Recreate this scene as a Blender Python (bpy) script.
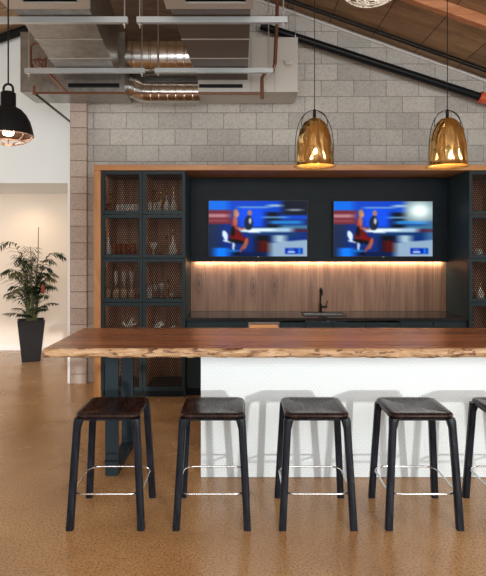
import bpy, bmesh, math, random
import numpy as np
from mathutils import Vector, Matrix
random.seed(7)
PI = math.pi
for o in list(bpy.data.objects): bpy.data.objects.remove(o)
S = bpy.context.scene
COL = S.collection

# ------------------------------------------------------------ camera
F, CX, HY, EYE = 546.0, 240.0, 248.0, 1.65
cd = bpy.data.cameras.new('camera'); cam = bpy.data.objects.new('camera', cd); COL.objects.link(cam)
cam.location = (0, 0, EYE); cam.rotation_euler = (PI/2, 0, 0)
cd.sensor_fit = 'VERTICAL'; cd.sensor_height = 24; cd.lens = F/576*24
cd.shift_x = (243-CX)/576; cd.shift_y = -(288-HY)/576
cd.clip_start = .05
S.camera = cam
# ------------------------------------------------------------ light
S.view_settings.view_transform = 'Standard'; S.view_settings.look = 'None'
S.view_settings.gamma = 1; S.view_settings.use_curve_mapping = False
S.view_settings.exposure = 0.0
W = bpy.data.worlds.new('world'); S.world = W; W.use_nodes = True
W.node_tree.nodes['Background'].inputs[0].default_value = (.86, .93, 1, 1)
W.node_tree.nodes['Background'].inputs[1].default_value = 1.25
def light(name, kind, loc, rot, energy, color=(1, 1, 1), **k):
    l = bpy.data.lights.new(name, kind); l.energy = energy; l.color = color
    for a, b in k.items(): setattr(l, a, b)
    o = bpy.data.objects.new(name, l); COL.objects.link(o); o.location = loc; o.rotation_euler = rot
    return o
# low sun from behind, coming in under the added header
sd = Vector((-.35, 1, -.125)).normalized()
sun = light('sun', 'SUN', (2, -6, 3), (0, 0, 0), 1.7, (1, .97, .92), angle=math.radians(1.6))
sun.rotation_euler = sd.to_track_quat('-Z', 'Y').to_euler()
# added fill light in place of daylight, hung before the solid header
light('front_fill', 'AREA', (1.0, -2.6, 3.1), (math.radians(92), 0, 0), 330, (.93, .97, 1), shape='RECTANGLE', size=7.5, size_y=2.0)
light('right_fill', 'AREA', (6.3, 2.2, 2.2), (0, math.radians(84), 0), 190, (1, .97, .92), shape='RECTANGLE', size=2.6, size_y=4.0)  # added fill in front of the solid right wall, no window there
light('left_fill', 'AREA', (-6.5, 5.0, 2.0), (0, math.radians(-88), 0), 150, (1, .95, .88), shape='RECTANGLE', size=2.4, size_y=4.0)  # added fill from the left, where the side wall has no opening
light('alcove_downlight', 'SPOT', (-3.35, 8.3, 2.5), (math.radians(12), 0, 0), 17, (1, .72, .42), spot_size=math.radians(130), spot_blend=.9, shadow_soft_size=.06)
# concealed strip along the bottom of the television panel
light('backsplash_strip', 'AREA', (.96, 6.637, 1.486), (math.radians(18), 0, 0), 13, (1, .74, .50), shape='RECTANGLE', size=3.0, size_y=.03)

# ------------------------------------------------------------ materials
def mat(name, color=(.5, .5, .5), rough=.5, metal=0, emit=None, es=0, **k):
    m = bpy.data.materials.new(name); m.use_nodes = True
    b = m.node_tree.nodes['Principled BSDF']
    b.inputs['Base Color'].default_value = (*color, 1); b.inputs['Roughness'].default_value = rough
    b.inputs['Metallic'].default_value = metal
    if max(color) < .07: b.inputs['Specular IOR Level'].default_value = .14
    if emit: b.inputs['Emission Color'].default_value = (*emit, 1); b.inputs['Emission Strength'].default_value = es
    for a, v in k.items(): b.inputs[a].default_value = v
    return m
class NT:
    def __init__(s, m): s.t = m.node_tree; s.n = s.t.nodes; s.b = s.n['Principled BSDF']
    def add(s, t, **k):
        n = s.n.new(t)
        for a, v in k.items(): setattr(n, a, v)
        return n
    def l(s, a, b): s.t.links.new(a, b)
    def pos(s, scale=(1, 1, 1), loc=(0, 0, 0), rot=(0, 0, 0)):
        g = s.add('ShaderNodeNewGeometry'); m = s.add('ShaderNodeMapping')
        m.inputs['Scale'].default_value = scale; m.inputs['Location'].default_value = loc; m.inputs['Rotation'].default_value = rot
        s.l(g.outputs['Position'], m.inputs['Vector']); return m.outputs[0]
    def noise(s, vec, scale=5, detail=4, rough=.5, dist=0):
        n = s.add('ShaderNodeTexNoise'); n.inputs['Scale'].default_value = scale; n.inputs['Detail'].default_value = detail
        n.inputs['Roughness'].default_value = rough; n.inputs['Distortion'].default_value = dist
        s.l(vec, n.inputs['Vector']); return n.outputs['Fac']
    def ramp(s, fac, stops):
        r = s.add('ShaderNodeValToRGB'); e = r.color_ramp.elements
        e[0].position, e[0].color = stops[0][0], (*stops[0][1], 1)
        e[1].position, e[1].color = stops[-1][0], (*stops[-1][1], 1)
        for p, c in stops[1:-1]: q = e.new(p); q.color = (*c, 1)
        s.l(fac, r.inputs[0]); return r.outputs[0]
    def mix(s, fac, a, b, blend='MIX'):
        m = s.add('ShaderNodeMix', data_type='RGBA', blend_type=blend)
        for sock, v in ((m.inputs[0], fac), (m.inputs[6], a), (m.inputs[7], b)):
            if isinstance(v, (int, float)): sock.default_value = v
            elif isinstance(v, tuple): sock.default_value = (*v, 1)
            else: s.l(v, sock)
        return m.outputs[2]
    def bump(s, h, strength=.3, dist=.01):
        b = s.add('ShaderNodeBump'); b.inputs['Strength'].default_value = strength; b.inputs['Distance'].default_value = dist
        s.l(h, b.inputs['Height']); s.l(b.outputs[0], s.b.inputs['Normal'])
    def math(s, op, a, b=0):
        m = s.add('ShaderNodeMath', operation=op)
        for i, v in enumerate((a, b)):
            if isinstance(v, (int, float)): m.inputs[i].default_value = v
            else: s.l(v, m.inputs[i])
        return m.outputs[0]
def wood(name, c1, c2, c3, scale, rough=.4, dist=1.2, n1=1.0):
    m = mat(name, c2, rough); t = NT(m)
    f = t.noise(t.pos(scale), n1, 6, .62, dist)
    t.l(t.ramp(f, [(.3, c1), (.5, c2), (.72, c3)]), t.b.inputs['Base Color']); t.bump(f, .08, .004)
    return m
M = {}
# polished concrete
m = M['floor'] = mat('polished_concrete', (.4, .22, .1), .22); t = NT(m)
a = t.ramp(t.noise(t.pos(), 1.1, 6, .6, .4), [(.3, (.33, .170, .067)), (.5, (.43, .235, .097)), (.72, (.53, .31, .142))])
sp = t.ramp(t.noise(t.pos(), 75, 3, .6), [(.36, (.45, .42, .4)), (.5, (1, 1, 1)), (.68, (1.3, 1.3, 1.3))])
c = t.mix(.75, a, sp, 'MULTIPLY')
t.l(c, t.b.inputs['Base Color'])
t.l(t.ramp(t.noise(t.pos(), 3, 4), [(.3, (.17,)*3), (.7, (.30,)*3)]), t.b.inputs['Roughness'])
# concrete blocks
def block_mat(name, tints, offx=0, bw=.4, amt=.5, bumpy=.5):
    m = mat(name, tints[0], .9); t = NT(m)
    g = t.add('ShaderNodeNewGeometry'); sx = t.add('ShaderNodeSeparateXYZ'); t.l(g.outputs['Position'], sx.inputs[0])
    cx = t.add('ShaderNodeCombineXYZ'); t.l(t.math('ADD', sx.outputs[0], 8+offx), cx.inputs[0]); t.l(t.math('ADD', sx.outputs[2], .885), cx.inputs[1])
    br = t.add('ShaderNodeTexBrick'); br.offset = amt; t.l(cx.outputs[0], br.inputs['Vector'])
    for k_, v in (('Scale', 1), ('Mortar Size', .005), ('Mortar Smooth', .3), ('Brick Width', bw), ('Row Height', .2), ('Bias', 0)): br.inputs[k_].default_value = v
    br.inputs['Color1'].default_value = (*tints[0], 1); br.inputs['Color2'].default_value = (*tints[1], 1); br.inputs['Mortar'].default_value = (*tints[2], 1)
    n = t.noise(t.pos(), 45, 5, .75)
    n2 = t.noise(t.pos(), 1.3, 3)
    c = t.mix(.8, br.outputs['Color'], t.ramp(n, [(.3, (.62,)*3), (.5, (1,)*3), (.7, (1.2,)*3)]), 'MULTIPLY')
    c = t.mix(.6, c, t.ramp(n2, [(.3, (.85,)*3), (.7, (1.12,)*3)]), 'MULTIPLY')
    t.l(c, t.b.inputs['Base Color'])
    h = t.math('ADD', t.math('MULTIPLY', br.outputs['Fac'], -1.0), t.math('MULTIPLY', n, .35)); t.bump(h, bumpy, .012)
    return m
M['block'] = block_mat('grey_concrete_block', ((.40, .385, .35), (.545, .52, .475), (.26, .245, .22)))
M['pilaster'] = block_mat('rough_concrete_block', ((.40, .32, .265), (.52, .44, .38), (.24, .2, .17)), offx=.07, bw=.4, amt=0, bumpy=.9)
M['white_wall'] = mat('white_drywall', (.76, .81, .82), .8)
M['cream_wall'] = mat('cream_drywall', (.84, .75, .66), .75)
# ceiling boards
m = M['ply'] = mat('ceiling_plywood', (.3, .17, .08), .6); t = NT(m)
g = t.noise(t.pos((1.2, 5, 1.2), rot=(0, 0, .5)), 1.6, 5, .6, 1.5)
a = t.ramp(g, [(.3, (.21, .13, .068)), (.5, (.32, .205, .11)), (.75, (.43, .285, .16))])
br = t.add('ShaderNodeTexBrick'); br.offset = 0; t.l(t.pos((1, 1, 1), (9.3, 9.1, 0)), br.inputs['Vector'])
for k_, v in (('Scale', 1), ('Mortar Size', .006), ('Brick Width', .52), ('Row Height', 1.22)): br.inputs[k_].default_value = v
br.inputs['Color1'].default_value = (.8, .8, .8, 1); br.inputs['Color2'].default_value = (1.15, 1.1, 1.05, 1); br.inputs['Mortar'].default_value = (.25, .22, .2, 1)
t.l(t.mix(1, a, br.outputs['Color'], 'MULTIPLY'), t.b.inputs['Base Color'])
M['beam'] = wood('fir_beam', (.34, .12, .045), (.47, .19, .08), (.58, .26, .12), (2.5, 22, 22), .6)
M['walnut_top'] = wood('oiled_walnut_top', (.20, .062, .022), (.34, .118, .042), (.50, .20, .078), (.35, 11, 5), .27, .5)
m = M['edge'] = mat('live_edge_wood', (.5, .3, .15), .6); t = NT(m)
f = t.noise(t.pos((5, 6, 38)), 1, 6, .65, 1)
a = t.ramp(f, [(.3, (.30, .15, .06)), (.5, (.48, .29, .15)), (.7, (.66, .47, .30))])
f2 = t.noise(t.pos((7, 3, 30)), 1.0, 5, .7, .5)
t.l(t.mix(t.ramp(f2, [(.53, (0,)*3), (.60, (1,)*3)]), a, (.13, .05, .02)), t.b.inputs['Base Color']); t.bump(f2, .6, .01)
M['oak'] = wood('oiled_oak_surround', (.33, .130, .036), (.45, .195, .060), (.54, .26, .09), (7, 7, 1.2), .42)
M['oak_h'] = wood('oiled_oak_rail', (.33, .130, .036), (.45, .195, .060), (.54, .26, .09), (1.2, 7, 12), .42)
# vertical walnut veneer
m = M['veneer'] = mat('walnut_veneer', (.3, .15, .08), .38); t = NT(m)
a = t.ramp(t.noise(t.pos((7, 1, .55)), 1.6, 5, .6, 1.2), [(.3, (.17, .085, .048)), (.5, (.27, .145, .085)), (.72, (.38, .22, .135))])
w = t.add('ShaderNodeTexWave', wave_type='BANDS', bands_direction='X'); w.inputs['Scale'].default_value = 12; w.inputs['Distortion'].default_value = .4; t.l(t.pos(), w.inputs['Vector'])
c = t.mix(.35, a, t.ramp(w.outputs['Fac'], [(0, (.5,)*3), (.45, (1,)*3)]), 'MULTIPLY')
# knots: four cathedral figures
g = t.add('ShaderNodeNewGeometry')
kn = None
for kx, kz in ((-.50, 1.22), (-.10, 1.20), (.16, 1.18), (.42, 1.2)):
    v = t.add('ShaderNodeVectorMath', operation='SUBTRACT'); v.inputs[1].default_value = (kx, 6.68, kz); t.l(g.outputs['Position'], v.inputs[0])
    v2 = t.add('ShaderNodeVectorMath', operation='MULTIPLY'); v2.inputs[1].default_value = (14, 0, 4.5); t.l(v.outputs[0], v2.inputs[0])
    v3 = t.add('ShaderNodeVectorMath', operation='LENGTH'); t.l(v2.outputs[0], v3.inputs[0])
    kn = v3.outputs['Value'] if kn is None else t.math('MINIMUM', kn, v3.outputs['Value'])
rings = t.math('MULTIPLY', t.math('ADD', t.math('SINE', t.math('MULTIPLY', kn, 16)), 1), .5)
kf = t.math('MULTIPLY', t.ramp(kn, [(.1, (.9,)*3), (1.0, (0,)*3)]), t.math('ADD', t.math('MULTIPLY', rings, .5), .5))
t.l(t.mix(kf, c, (.075, .03, .014)), t.b.inputs['Base Color']); t.bump(w.outputs['Fac'], .08, .003)
M['inner'] = wood('cabinet_back_oak', (.36, .19, .12), (.56, .33, .22), (.72, .47, .33), (13, 1, .6), .5)
M['teal'] = mat('slate_blue_lacquer', (.022, .034, .038), .42)
M['teal_dark'] = wood('blackened_blue_panel', (.005, .009, .012), (.007, .012, .016), (.011, .018, .023), (2, 1, 14), .45)
M['strand'] = mat('dark_bronze_mesh', (.026, .015, .011), .8)
M['stone'] = mat('dark_stone_counter', (.030, .026, .024), .10)
M['steel_leg'] = mat('blue_grey_steel', (.018, .029, .036), .38)
M['toe'] = mat('toe_kick_black', (.01, .012, .014), .6)
# white penny tile
m = M['tile'] = mat('white_penny_tile', (.8, .84, .86), .28); t = NT(m)
v = t.pos((45, 45, 45)); R3 = math.sqrt(3)
def lat(off):
    s = t.add('ShaderNodeVectorMath', operation='ADD'); t.l(v, s.inputs[0]); s.inputs[1].default_value = (off[0], 0, off[1])
    w_ = t.add('ShaderNodeVectorMath', operation='WRAP'); t.l(s.outputs[0], w_.inputs[0]); w_.inputs[1].default_value = (.5, .5, R3/2); w_.inputs[2].default_value = (-.5, -.5, -R3/2)
    q = t.add('ShaderNodeVectorMath', operation='MULTIPLY'); t.l(w_.outputs[0], q.inputs[0]); q.inputs[1].default_value = (1, 0, 1)
    L = t.add('ShaderNodeVectorMath', operation='LENGTH'); t.l(q.outputs[0], L.inputs[0]); return L.outputs['Value']
d = t.math('MINIMUM', lat((0, 0)), lat((.5, R3/2)))
k = t.ramp(d, [(.40, (1, 1, 1)), (.48, (0, 0, 0))])
t.l(t.mix(k, (.62, .68, .70), (.72, .78, .80)), t.b.inputs['Base Color']); t.bump(k, .25, .002)
m = M['ash'] = mat('black_stained_ash', (.014, .013, .014), .33); t = NT(m)
tc = t.add('ShaderNodeTexCoord'); mp = t.add('ShaderNodeMapping'); mp.inputs['Scale'].default_value = (70, 70, 7); t.l(tc.outputs['Object'], mp.inputs[0])
f = t.noise(mp.outputs[0], 1, 4, .6, .3); t.l(t.ramp(f, [(.35, (.004, .005, .007)), (.7, (.016, .019, .027))]), t.b.inputs['Base Color']); t.bump(f, .35, .003)
m = M['seat'] = mat('dark_stained_seat', (.03, .018, .015), .24); t = NT(m)
tc = t.add('ShaderNodeTexCoord'); mp = t.add('ShaderNodeMapping'); mp.inputs['Scale'].default_value = (34, 5, 5); mp.inputs['Rotation'].default_value = (0, 0, .1); t.l(tc.outputs['Object'], mp.inputs[0])
f = t.noise(mp.outputs[0], 1, 5, .6, .8); t.l(t.ramp(f, [(.35, (.008, .005, .005)), (.7, (.034, .016, .012))]), t.b.inputs['Base Color']); t.bump(f, .12, .002)
t.l(t.ramp(f, [(.3, (.22,)*3), (.7, (.32,)*3)]), t.b.inputs['Roughness'])
M['chrome'] = mat('brushed_steel', (.8, .8, .8), .18, 1)
m = M['galv'] = mat('galvanized_sheet', (.40, .385, .36), .36, .85); t = NT(m)
f = t.noise(t.pos(), 14, 3, .6); t.l(t.ramp(f, [(.3, (.25, .235, .21)), (.7, (.37, .355, .325))]), t.b.inputs['Base Color'])
M['galv_light'] = mat('pale_sheet_metal', (.50, .47, .42), .5, .3)
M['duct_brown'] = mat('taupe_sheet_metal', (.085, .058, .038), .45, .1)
m = M['spiral'] = mat('spiral_duct_metal', (.6, .57, .53), .2, 1); t = NT(m)
w = t.add('ShaderNodeTexWave', wave_type='BANDS', bands_direction='X'); w.inputs['Scale'].default_value = 3.2; t.l(t.pos((1, .12, .12)), w.inputs['Vector'])
t.bump(t.ramp(w.outputs['Fac'], [(.88, (0,)*3), (.97, (1,)*3)]), .6, .01)
M['strut'] = mat('zinc_strut', (.52, .56, .57), .35, .6)
M['rod'] = mat('zinc_rod', (.55, .53, .5), .35, .8)
M['copper'] = mat('aged_copper_pipe', (.20, .085, .05), .35, .6)
M['black'] = mat('satin_black', (.008, .008, .009), .38)
M['black_pipe'] = mat('black_painted_pipe', (.010, .011, .012), .25)
M['orange'] = mat('orange_coupling', (.55, .09, .03), .45)
M['white_paint'] = mat('white_paint', (.82, .82, .80), .5)
# gold bell
m = M['gold'] = mat('polished_brass', (.96, .68, .30), .08, 1); t = NT(m)
f = t.noise(t.pos((8, 8, 1.8)), 1.2, 1, .4, 1.6); t.bump(f, .6, .05)
M['gold_in'] = mat('brass_inside', (.9, .6, .22), .35, .6)
M['bulb'] = mat('warm_bulb', (1, .8, .5), .4, 0, (1, .66, .28), 22)
M['bulb_soft'] = mat('soft_bulb', (1, .8, .5), .4, 0, (1, .80, .55), 14)
M['led'] = mat('shelf_led', (1, .8, .6), .4, 0, (1, .82, .66), 6.5)
M['led_low'] = mat('panel_led', (1, .8, .6), .4, 0, (1, .78, .55), 7)
M['cooler'] = mat('cooler_glow', (.6, .3, .12), .4, 0, (1, .42, .16), .18)
M['white_wire'] = mat('white_wire', (.85, .82, .78), .4)
M['copper_wire'] = mat('copper_wire', (.75, .50, .38), .3, .7)
M['leaf'] = mat('palm_leaf', (.022, .042, .018), .42)
m = M['leaf2'] = mat('palm_leaf_pale', (.14, .14, .05), .45)
M['stem'] = mat('palm_stem', (.16, .17, .07), .6)
M['soil'] = mat('bark_mulch', (.09, .045, .025), .9)
M['pot'] = mat('black_planter', (.016, .015, .016), .35)
M['redleaf'] = mat('red_tag', (.30, .03, .012), .5)
M['ceramic'] = mat('white_ceramic', (.82, .80, .76), .3)
M['tan'] = mat('tan_stoneware', (.66, .48, .32), .5)
M['amber'] = mat('amber_glass', (.34, .09, .04), .15)
M['glass'] = mat('clear_glass', (.80, .74, .68), .12, **{'Transmission Weight': .25})
M['brass'] = mat('warm_brass', (.75, .45, .16), .25, 1)
M['bezel'] = mat('tv_bezel', (.012, .012, .013), .3)
M['green'] = mat('succulent_green', (.10, .20, .06), .6)
m = M['screen'] = mat('screen_picture', (0, 0, 0), .25); t = NT(m)
at = t.add('ShaderNodeVertexColor'); at.layer_name = 'pic'
t.l(at.outputs['Color'], t.b.inputs['Emission Color']); t.b.inputs['Emission Strength'].default_value = 1.0; t.b.inputs['Specular IOR Level'].default_value = .05

# ------------------------------------------------------------ helpers
def tag(o, label=None, cat=None, group=None, kind=None):
    if label: o['label'] = label
    if cat: o['category'] = cat
    if group: o['group'] = group
    if kind: o['kind'] = kind
    return o
def thing(name, label, cat, loc=(0, 0, 0), group=None):
    o = bpy.data.objects.new(name, None); COL.objects.link(o); o.location = loc; o.empty_display_size = .1
    return tag(o, label, cat, group)
def wloc(p):
    v = Vector((0, 0, 0))
    while p is not None: v += p.location; p = p.parent
    return v
class MB:
    def __init__(s): s.v = []; s.f = []; s.smooth = []
    def poly(s, vs, fs, smooth=False):
        n = len(s.v); s.v += [tuple(v) for v in vs]
        for f in fs: s.f.append(tuple(i+n for i in f)); s.smooth.append(smooth)
        return s
    def box(s, x0, x1, y0, y1, z0, z1):
        return s.hexa([(x0, y0, z0), (x1, y0, z0), (x1, y1, z0), (x0, y1, z0), (x0, y0, z1), (x1, y0, z1), (x1, y1, z1), (x0, y1, z1)])
    def hexa(s, v): return s.poly(v, [(0, 3, 2, 1), (4, 5, 6, 7), (0, 1, 5, 4), (1, 2, 6, 5), (2, 3, 7, 6), (3, 0, 4, 7)])
    def tube(s, pts, r, seg=10, closed=False, r2=None):
        pts = [Vector(p) for p in pts]; n = len(pts); rings = []
        up = None
        for i, p in enumerate(pts):
            if closed: d = (pts[(i+1) % n]-pts[i-1]).normalized()
            else: d = (pts[min(i+1, n-1)]-pts[max(i-1, 0)]).normalized()
            if up is None:
                up = Vector((0, 0, 1)) if abs(d.z) < .9 else Vector((1, 0, 0))
            a = d.cross(up).normalized(); b = a.cross(d).normalized(); up = b
            rr = r if r2 is None else r+(r2-r)*i/(n-1)
            rings.append([p+a*rr*math.cos(2*PI*k/seg)+b*rr*math.sin(2*PI*k/seg) for k in range(seg)])
        vs = [q for R in rings for q in R]; fs = []
        for i in range(n if closed else n-1):
            j = (i+1) % n
            for k in range(seg):
                k2 = (k+1) % seg; fs.append((i*seg+k, i*seg+k2, j*seg+k2, j*seg+k))
        s.poly(vs, fs, True)
        if not closed: s.poly(rings[0], [tuple(range(seg))[::-1]]); s.poly(rings[-1], [tuple(range(seg))])
        return s
    def lathe(s, prof, c=(0, 0, 0), seg=24):
        vs = [(c[0]+r*math.cos(2*PI*k/seg), c[1]+r*math.sin(2*PI*k/seg), c[2]+z) for r, z in prof for k in range(seg)]
        fs = [(i*seg+k, i*seg+(k+1) % seg, (i+1)*seg+(k+1) % seg, (i+1)*seg+k) for i in range(len(prof)-1) for k in range(seg)]
        return s.poly(vs, fs, True)
    def prism(s, pts, y0, y1):      # polygon in x,z extruded in y
        n = len(pts)
        vs = [(x, y0, z) for x, z in pts]+[(x, y1, z) for x, z in pts]
        return s.poly(vs, [tuple(range(n)), tuple(range(2*n-1, n-1, -1))]+[(i, i+n, (i+1) % n+n, (i+1) % n) for i in range(n)])
    def build(s, name, m, parent=None, bevel=0, seg=2):
        me = bpy.data.meshes.new(name); L = wloc(parent) if parent else Vector((0, 0, 0))
        me.from_pydata([(a-L.x, b-L.y, c-L.z) for a, b, c in s.v], [], s.f)
        me.polygons.foreach_set('use_smooth', s.smooth)
        bm = bmesh.new(); bm.from_mesh(me); bmesh.ops.recalc_face_normals(bm, faces=bm.faces); bm.to_mesh(me); bm.free()
        me.materials.append(m); o = bpy.data.objects.new(name, me); COL.objects.link(o); o.parent = parent
        if bevel:
            b = o.modifiers.new('bevel', 'BEVEL'); b.width = bevel; b.segments = seg; b.limit_method = 'ANGLE'
        return o
def struct(name, mb, m, parent=None, bevel=0):
    o = mb.build(name, m, parent, bevel)
    if parent is None: o['kind'] = 'structure'
    return o
def copy_tree(o, parent=None):
    c = o.copy(); COL.objects.link(c); c.parent = parent
    for ch in list(o.children): copy_tree(ch, c)
    return c
def P(px, py, d): return ((px-CX)*d/F, d, EYE-(py-HY)*d/F)
def arc(c, r, a0, a1, n, ax=(1, 0, 0), ay=(0, 0, 1)):
    c, ax, ay = Vector(c), Vector(ax), Vector(ay)
    return [c+ax*r*math.cos(a0+(a1-a0)*i/n)+ay*r*math.sin(a0+(a1-a0)*i/n) for i in range(n+1)]

# ------------------------------------------------------------ the setting
RX, RZ = -1.19, 5.23
def zc(x): return RZ-.354*(x-RX) if x > RX else RZ+.35*(x-RX)
XL, XR, YB = -7.0, 6.6, -3.0
struct('floor', MB().box(XL, XR, YB, 9.0, -.1, 0), M['floor'])
cm = MB()
for x0, x1 in ((XL, RX), (RX, XR)):
    a, b = zc(x0), zc(x1)
    cm.hexa([(x0, YB, a), (x1, YB, b), (x1, 9, b), (x0, 9, a), (x0, YB, a+.12), (x1, YB, b+.12), (x1, 9, b+.12), (x0, 9, a+.12)])
struct('ceiling', cm, M['ply'])
YW = 6.72
struct('wall_back', MB().prism([(-1.87, 0), (XR, 0), (XR, zc(XR)), (RX, RZ), (-1.87, zc(-1.87))], YW, YW+.2), M['block'])
M['sheath'] = wood('shade_darkened_boards', (.06, .030, .014), (.10, .052, .025), (.15, .085, .042), (1.5, 8, 14), .6)  # plywood tone darkened to hold the shade behind the ducts
tag(MB().prism([(-1.80, 3.75), (-.20, 3.75), (-.20, zc(-.20)-.05), (RX, RZ-.05), (-1.80, zc(-1.80)-.05)], 6.69, 6.719).build('board_sheathing', M['sheath']), 'brown wooden boards, shade painted into their colour, on the upper wall behind the round ducts', 'wall boards')
struct('trim_1', MB().box(-2.07, -1.87, 6.65, 6.92, 0, zc(-2.07)-.001), M['pilaster'])
struct('trim_2', MB().box(-2.10, -2.07, 6.65, 6.92, 0, 2.53), M['white_paint'])
struct('wall_left', MB().prism([(XL, 2.53), (-2.02, 2.53), (-2.02, zc(-2.02)), (XL, zc(XL))], 7.4, 7.55), M['white_wall'])
struct('wall_upper_return', MB().box(-2.07, -1.95, 6.92, 7.4, 0, zc(-2.07)), M['white_wall'])['kind'] = 'structure'
struct('wall_far', MB().box(XL, -1.9, 8.83, 9.0, 0, 2.6), M['cream_wall'])
struct('wall_far_return', MB().box(-2.02, -1.9, 7.4, 8.83, 0, 2.53), M['cream_wall'])
struct('ceiling_alcove', MB().box(XL, -2.02, 7.55, 8.83, 2.53, 2.6), M['white_wall'])
struct('wall_right', MB().prism([(XR, 0), (XR+.15, 0), (XR+.15, zc(XR)), (XR, zc(XR))], YB, YW), M['white_wall'])
struct('wall_side', MB().box(XL-.15, XL, YB, 9, 0, zc(XL)), M['white_wall'])
# unseen header added behind the viewer to block the sun higher up
struct('wall_sun_block', MB().prism([(XL, 1.88), (XR, 1.88), (XR, zc(XR)), (RX, RZ), (XL, zc(XL))], YB-.2, YB), M['white_wall'])
struct('baseboard_far', MB().box(XL, -2.02, 8.81, 8.83, 0, .08), M['white_paint'])
# beam under the ceiling boards, white flashing along the wall top
def slope(x0, x1, y0, y1, top, th):   # member hung under the right slope
    a, b = zc(x0)-top, zc(x1)-top
    return MB().hexa([(x0, y0, a-th), (x1, y0, b-th), (x1, y1, b-th), (x0, y1, a-th), (x0, y0, a), (x1, y0, b), (x1, y1, b), (x0, y1, a)])
tag(slope(RX+.02, XR-.02, 5.38, 5.47, 0.002, .11).build('ceiling_beam', M['beam'], None, .006), 'orange-brown wooden beam running down under the sloped plywood ceiling', 'beam')
struct('trim_3', slope(RX+.02, XR-.02, 6.685, 6.718, .03, .02), M['white_paint'])

# ------------------------------------------------------------ wooden surround and cabinets
YF = 6.0
s = thing('cabinet_surround', 'honey-coloured wooden portal framing the back bar cabinets', 'wooden frame', (.96, 6.35, 0))
MB().box(-1.604, -1.527, YF-.02, 6.70, 0, 2.50).build('side_post', M['oak'], s, .003)
MB().box(3.445, 3.522, YF-.02, 6.70, 0, 2.50).build('side_post', M['oak'], s, .003)
MB().box(-1.604, 3.522, YF-.02, 6.70, 2.502, 2.562).build('top_rail', M['oak_h'], s, .003)

rows = [2.500, 2.020, 1.537, 1.053, .568, .084]
PITCH = .0232
def mesh_panel_mb(w, h):        # expanded-metal lattice, local x in 0..w, z in 0..h, y about 0
    mb = MB(); n = int(round(w/PITCH)); p = w/n; rws = int(round(h/.022)); q = h/rws; sw = .0040; ty = .0015
    for i in range(n+1):
        for s_ in (0, 1):
            if s_ == 0 and i == n: continue
            for j in range(rws):
                # zigzag strand of column i: swings half a pitch either way
                if s_ == 0: xa, xb = (i*p, (i+.5)*p) if j % 2 == 0 else ((i+.5)*p, i*p)
                else:
                    if i == 0: continue
                    xa, xb = (i*p, (i-.5)*p) if j % 2 == 0 else ((i-.5)*p, i*p)
                z0, z1 = j*q, (j+1)*q
                mb.hexa([(xa-sw, -ty, z0), (xa+sw, -ty, z0), (xa+sw, ty, z0), (xa-sw, ty, z0), (xb-sw, -ty, z1), (xb+sw, -ty, z1), (xb+sw, ty, z1), (xb-sw, ty, z1)])
    return mb
def make_cabinet(x0, xm, x1, label):
    c = thing('display_cabinet', label, 'cabinet', ((x0+x1)/2, 6.35, 0))
    f = MB(); f.box(x0, x0+.02, YF+.03, 6.68, .0, 2.5); f.box(x1-.02, x1, YF+.03, 6.68, .0, 2.5)
    f.box(xm-.012, xm+.012, YF+.03, 6.66, .084, 2.5)
    f.build('carcass', M['teal'], c)
    MB().box(x0+.02, x1-.02, 6.66, 6.68, .084, 2.5).build('back_panel', M['inner'], c)
    for i in range(5):
        for a in (x0+.0205, xm-.0165, xm+.0125, x1-.0245): MB().box(a, a+.004, YF+.13, 6.655, rows[i+1]+.0005, rows[i]-.0285).build('side_lining', M['inner'], c)
    MB().box(x0+.02, x1-.02, YF+.06, 6.3, 0, .075).build('toe_kick', M['toe'], c)
    for i, z in enumerate(rows):
        for a, b in ((x0+.02, xm-.012), (xm+.012, x1-.02)):
            MB().box(a, b, YF+.035, 6.66, z-.018, z).build('shelf', M['teal'], c)
            if i < 5: MB().box(a+.03, b-.03, YF+.036, YF+.10, z-.027, z-.0185).build('light_panel', M['led'], c)
    for i in range(5):
        zt, zb = rows[i]-.003, rows[i+1]+.003
        for (a, b, hs) in ((x0+.003, xm-.0015, 1), (xm+.0015, x1-.003, 0)):
            st, rl = .036, .038
            d = MB().box(a, a+st, YF, YF+.025, zb, zt).box(b-st, b, YF, YF+.025, zb, zt).box(a+st, b-st, YF, YF+.025, zb, zb+rl).box(a+st, b-st, YF, YF+.025, zt-rl, zt).build('door', M['teal'], c, .0015, 1)
            key = (round(b-a, 3), round(zt-zb, 3))
            mp = mesh_panel_mb(b-a-2*st, zt-zb-2*rl)
            mp.v = [(x+a+st, y+YF+.014, z+zb+rl) for x, y, z in mp.v]
            mp.build('mesh_infill', M['strand'], d)
    return c
make_cabinet(-1.527, -1.071, -.600, 'tall slate-blue cabinet with mesh doors left of the screens, five rows of glassware bins')
make_cabinet(2.516, 2.972, 3.445, 'tall slate-blue mesh-door cabinet at the right edge, right of the sink recess')

# television panel, backsplash, side linings
tag(MB().box(-.595, 2.511, 6.60, 6.62, 1.482, 2.497).box(-.595, 2.511, 6.62, 6.655, 1.505, 2.497).build('wall_panel', M['teal_dark']), 'near-black blue wall panel that carries both televisions', 'wall panel')
tag(MB().box(-.598, 2.514, 6.66, 6.70, .882, 2.498).build('backsplash', M['veneer']), 'walnut veneer backsplash with vertical grain and dark knots above the sink counter', 'backsplash')
tag(MB().box(-.58, 2.49, 6.624, 6.650, 1.490, 1.5045).build('light_strip', M['led_low']), 'thin warm glowing strip under the dark television panel', 'light strip')

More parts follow.
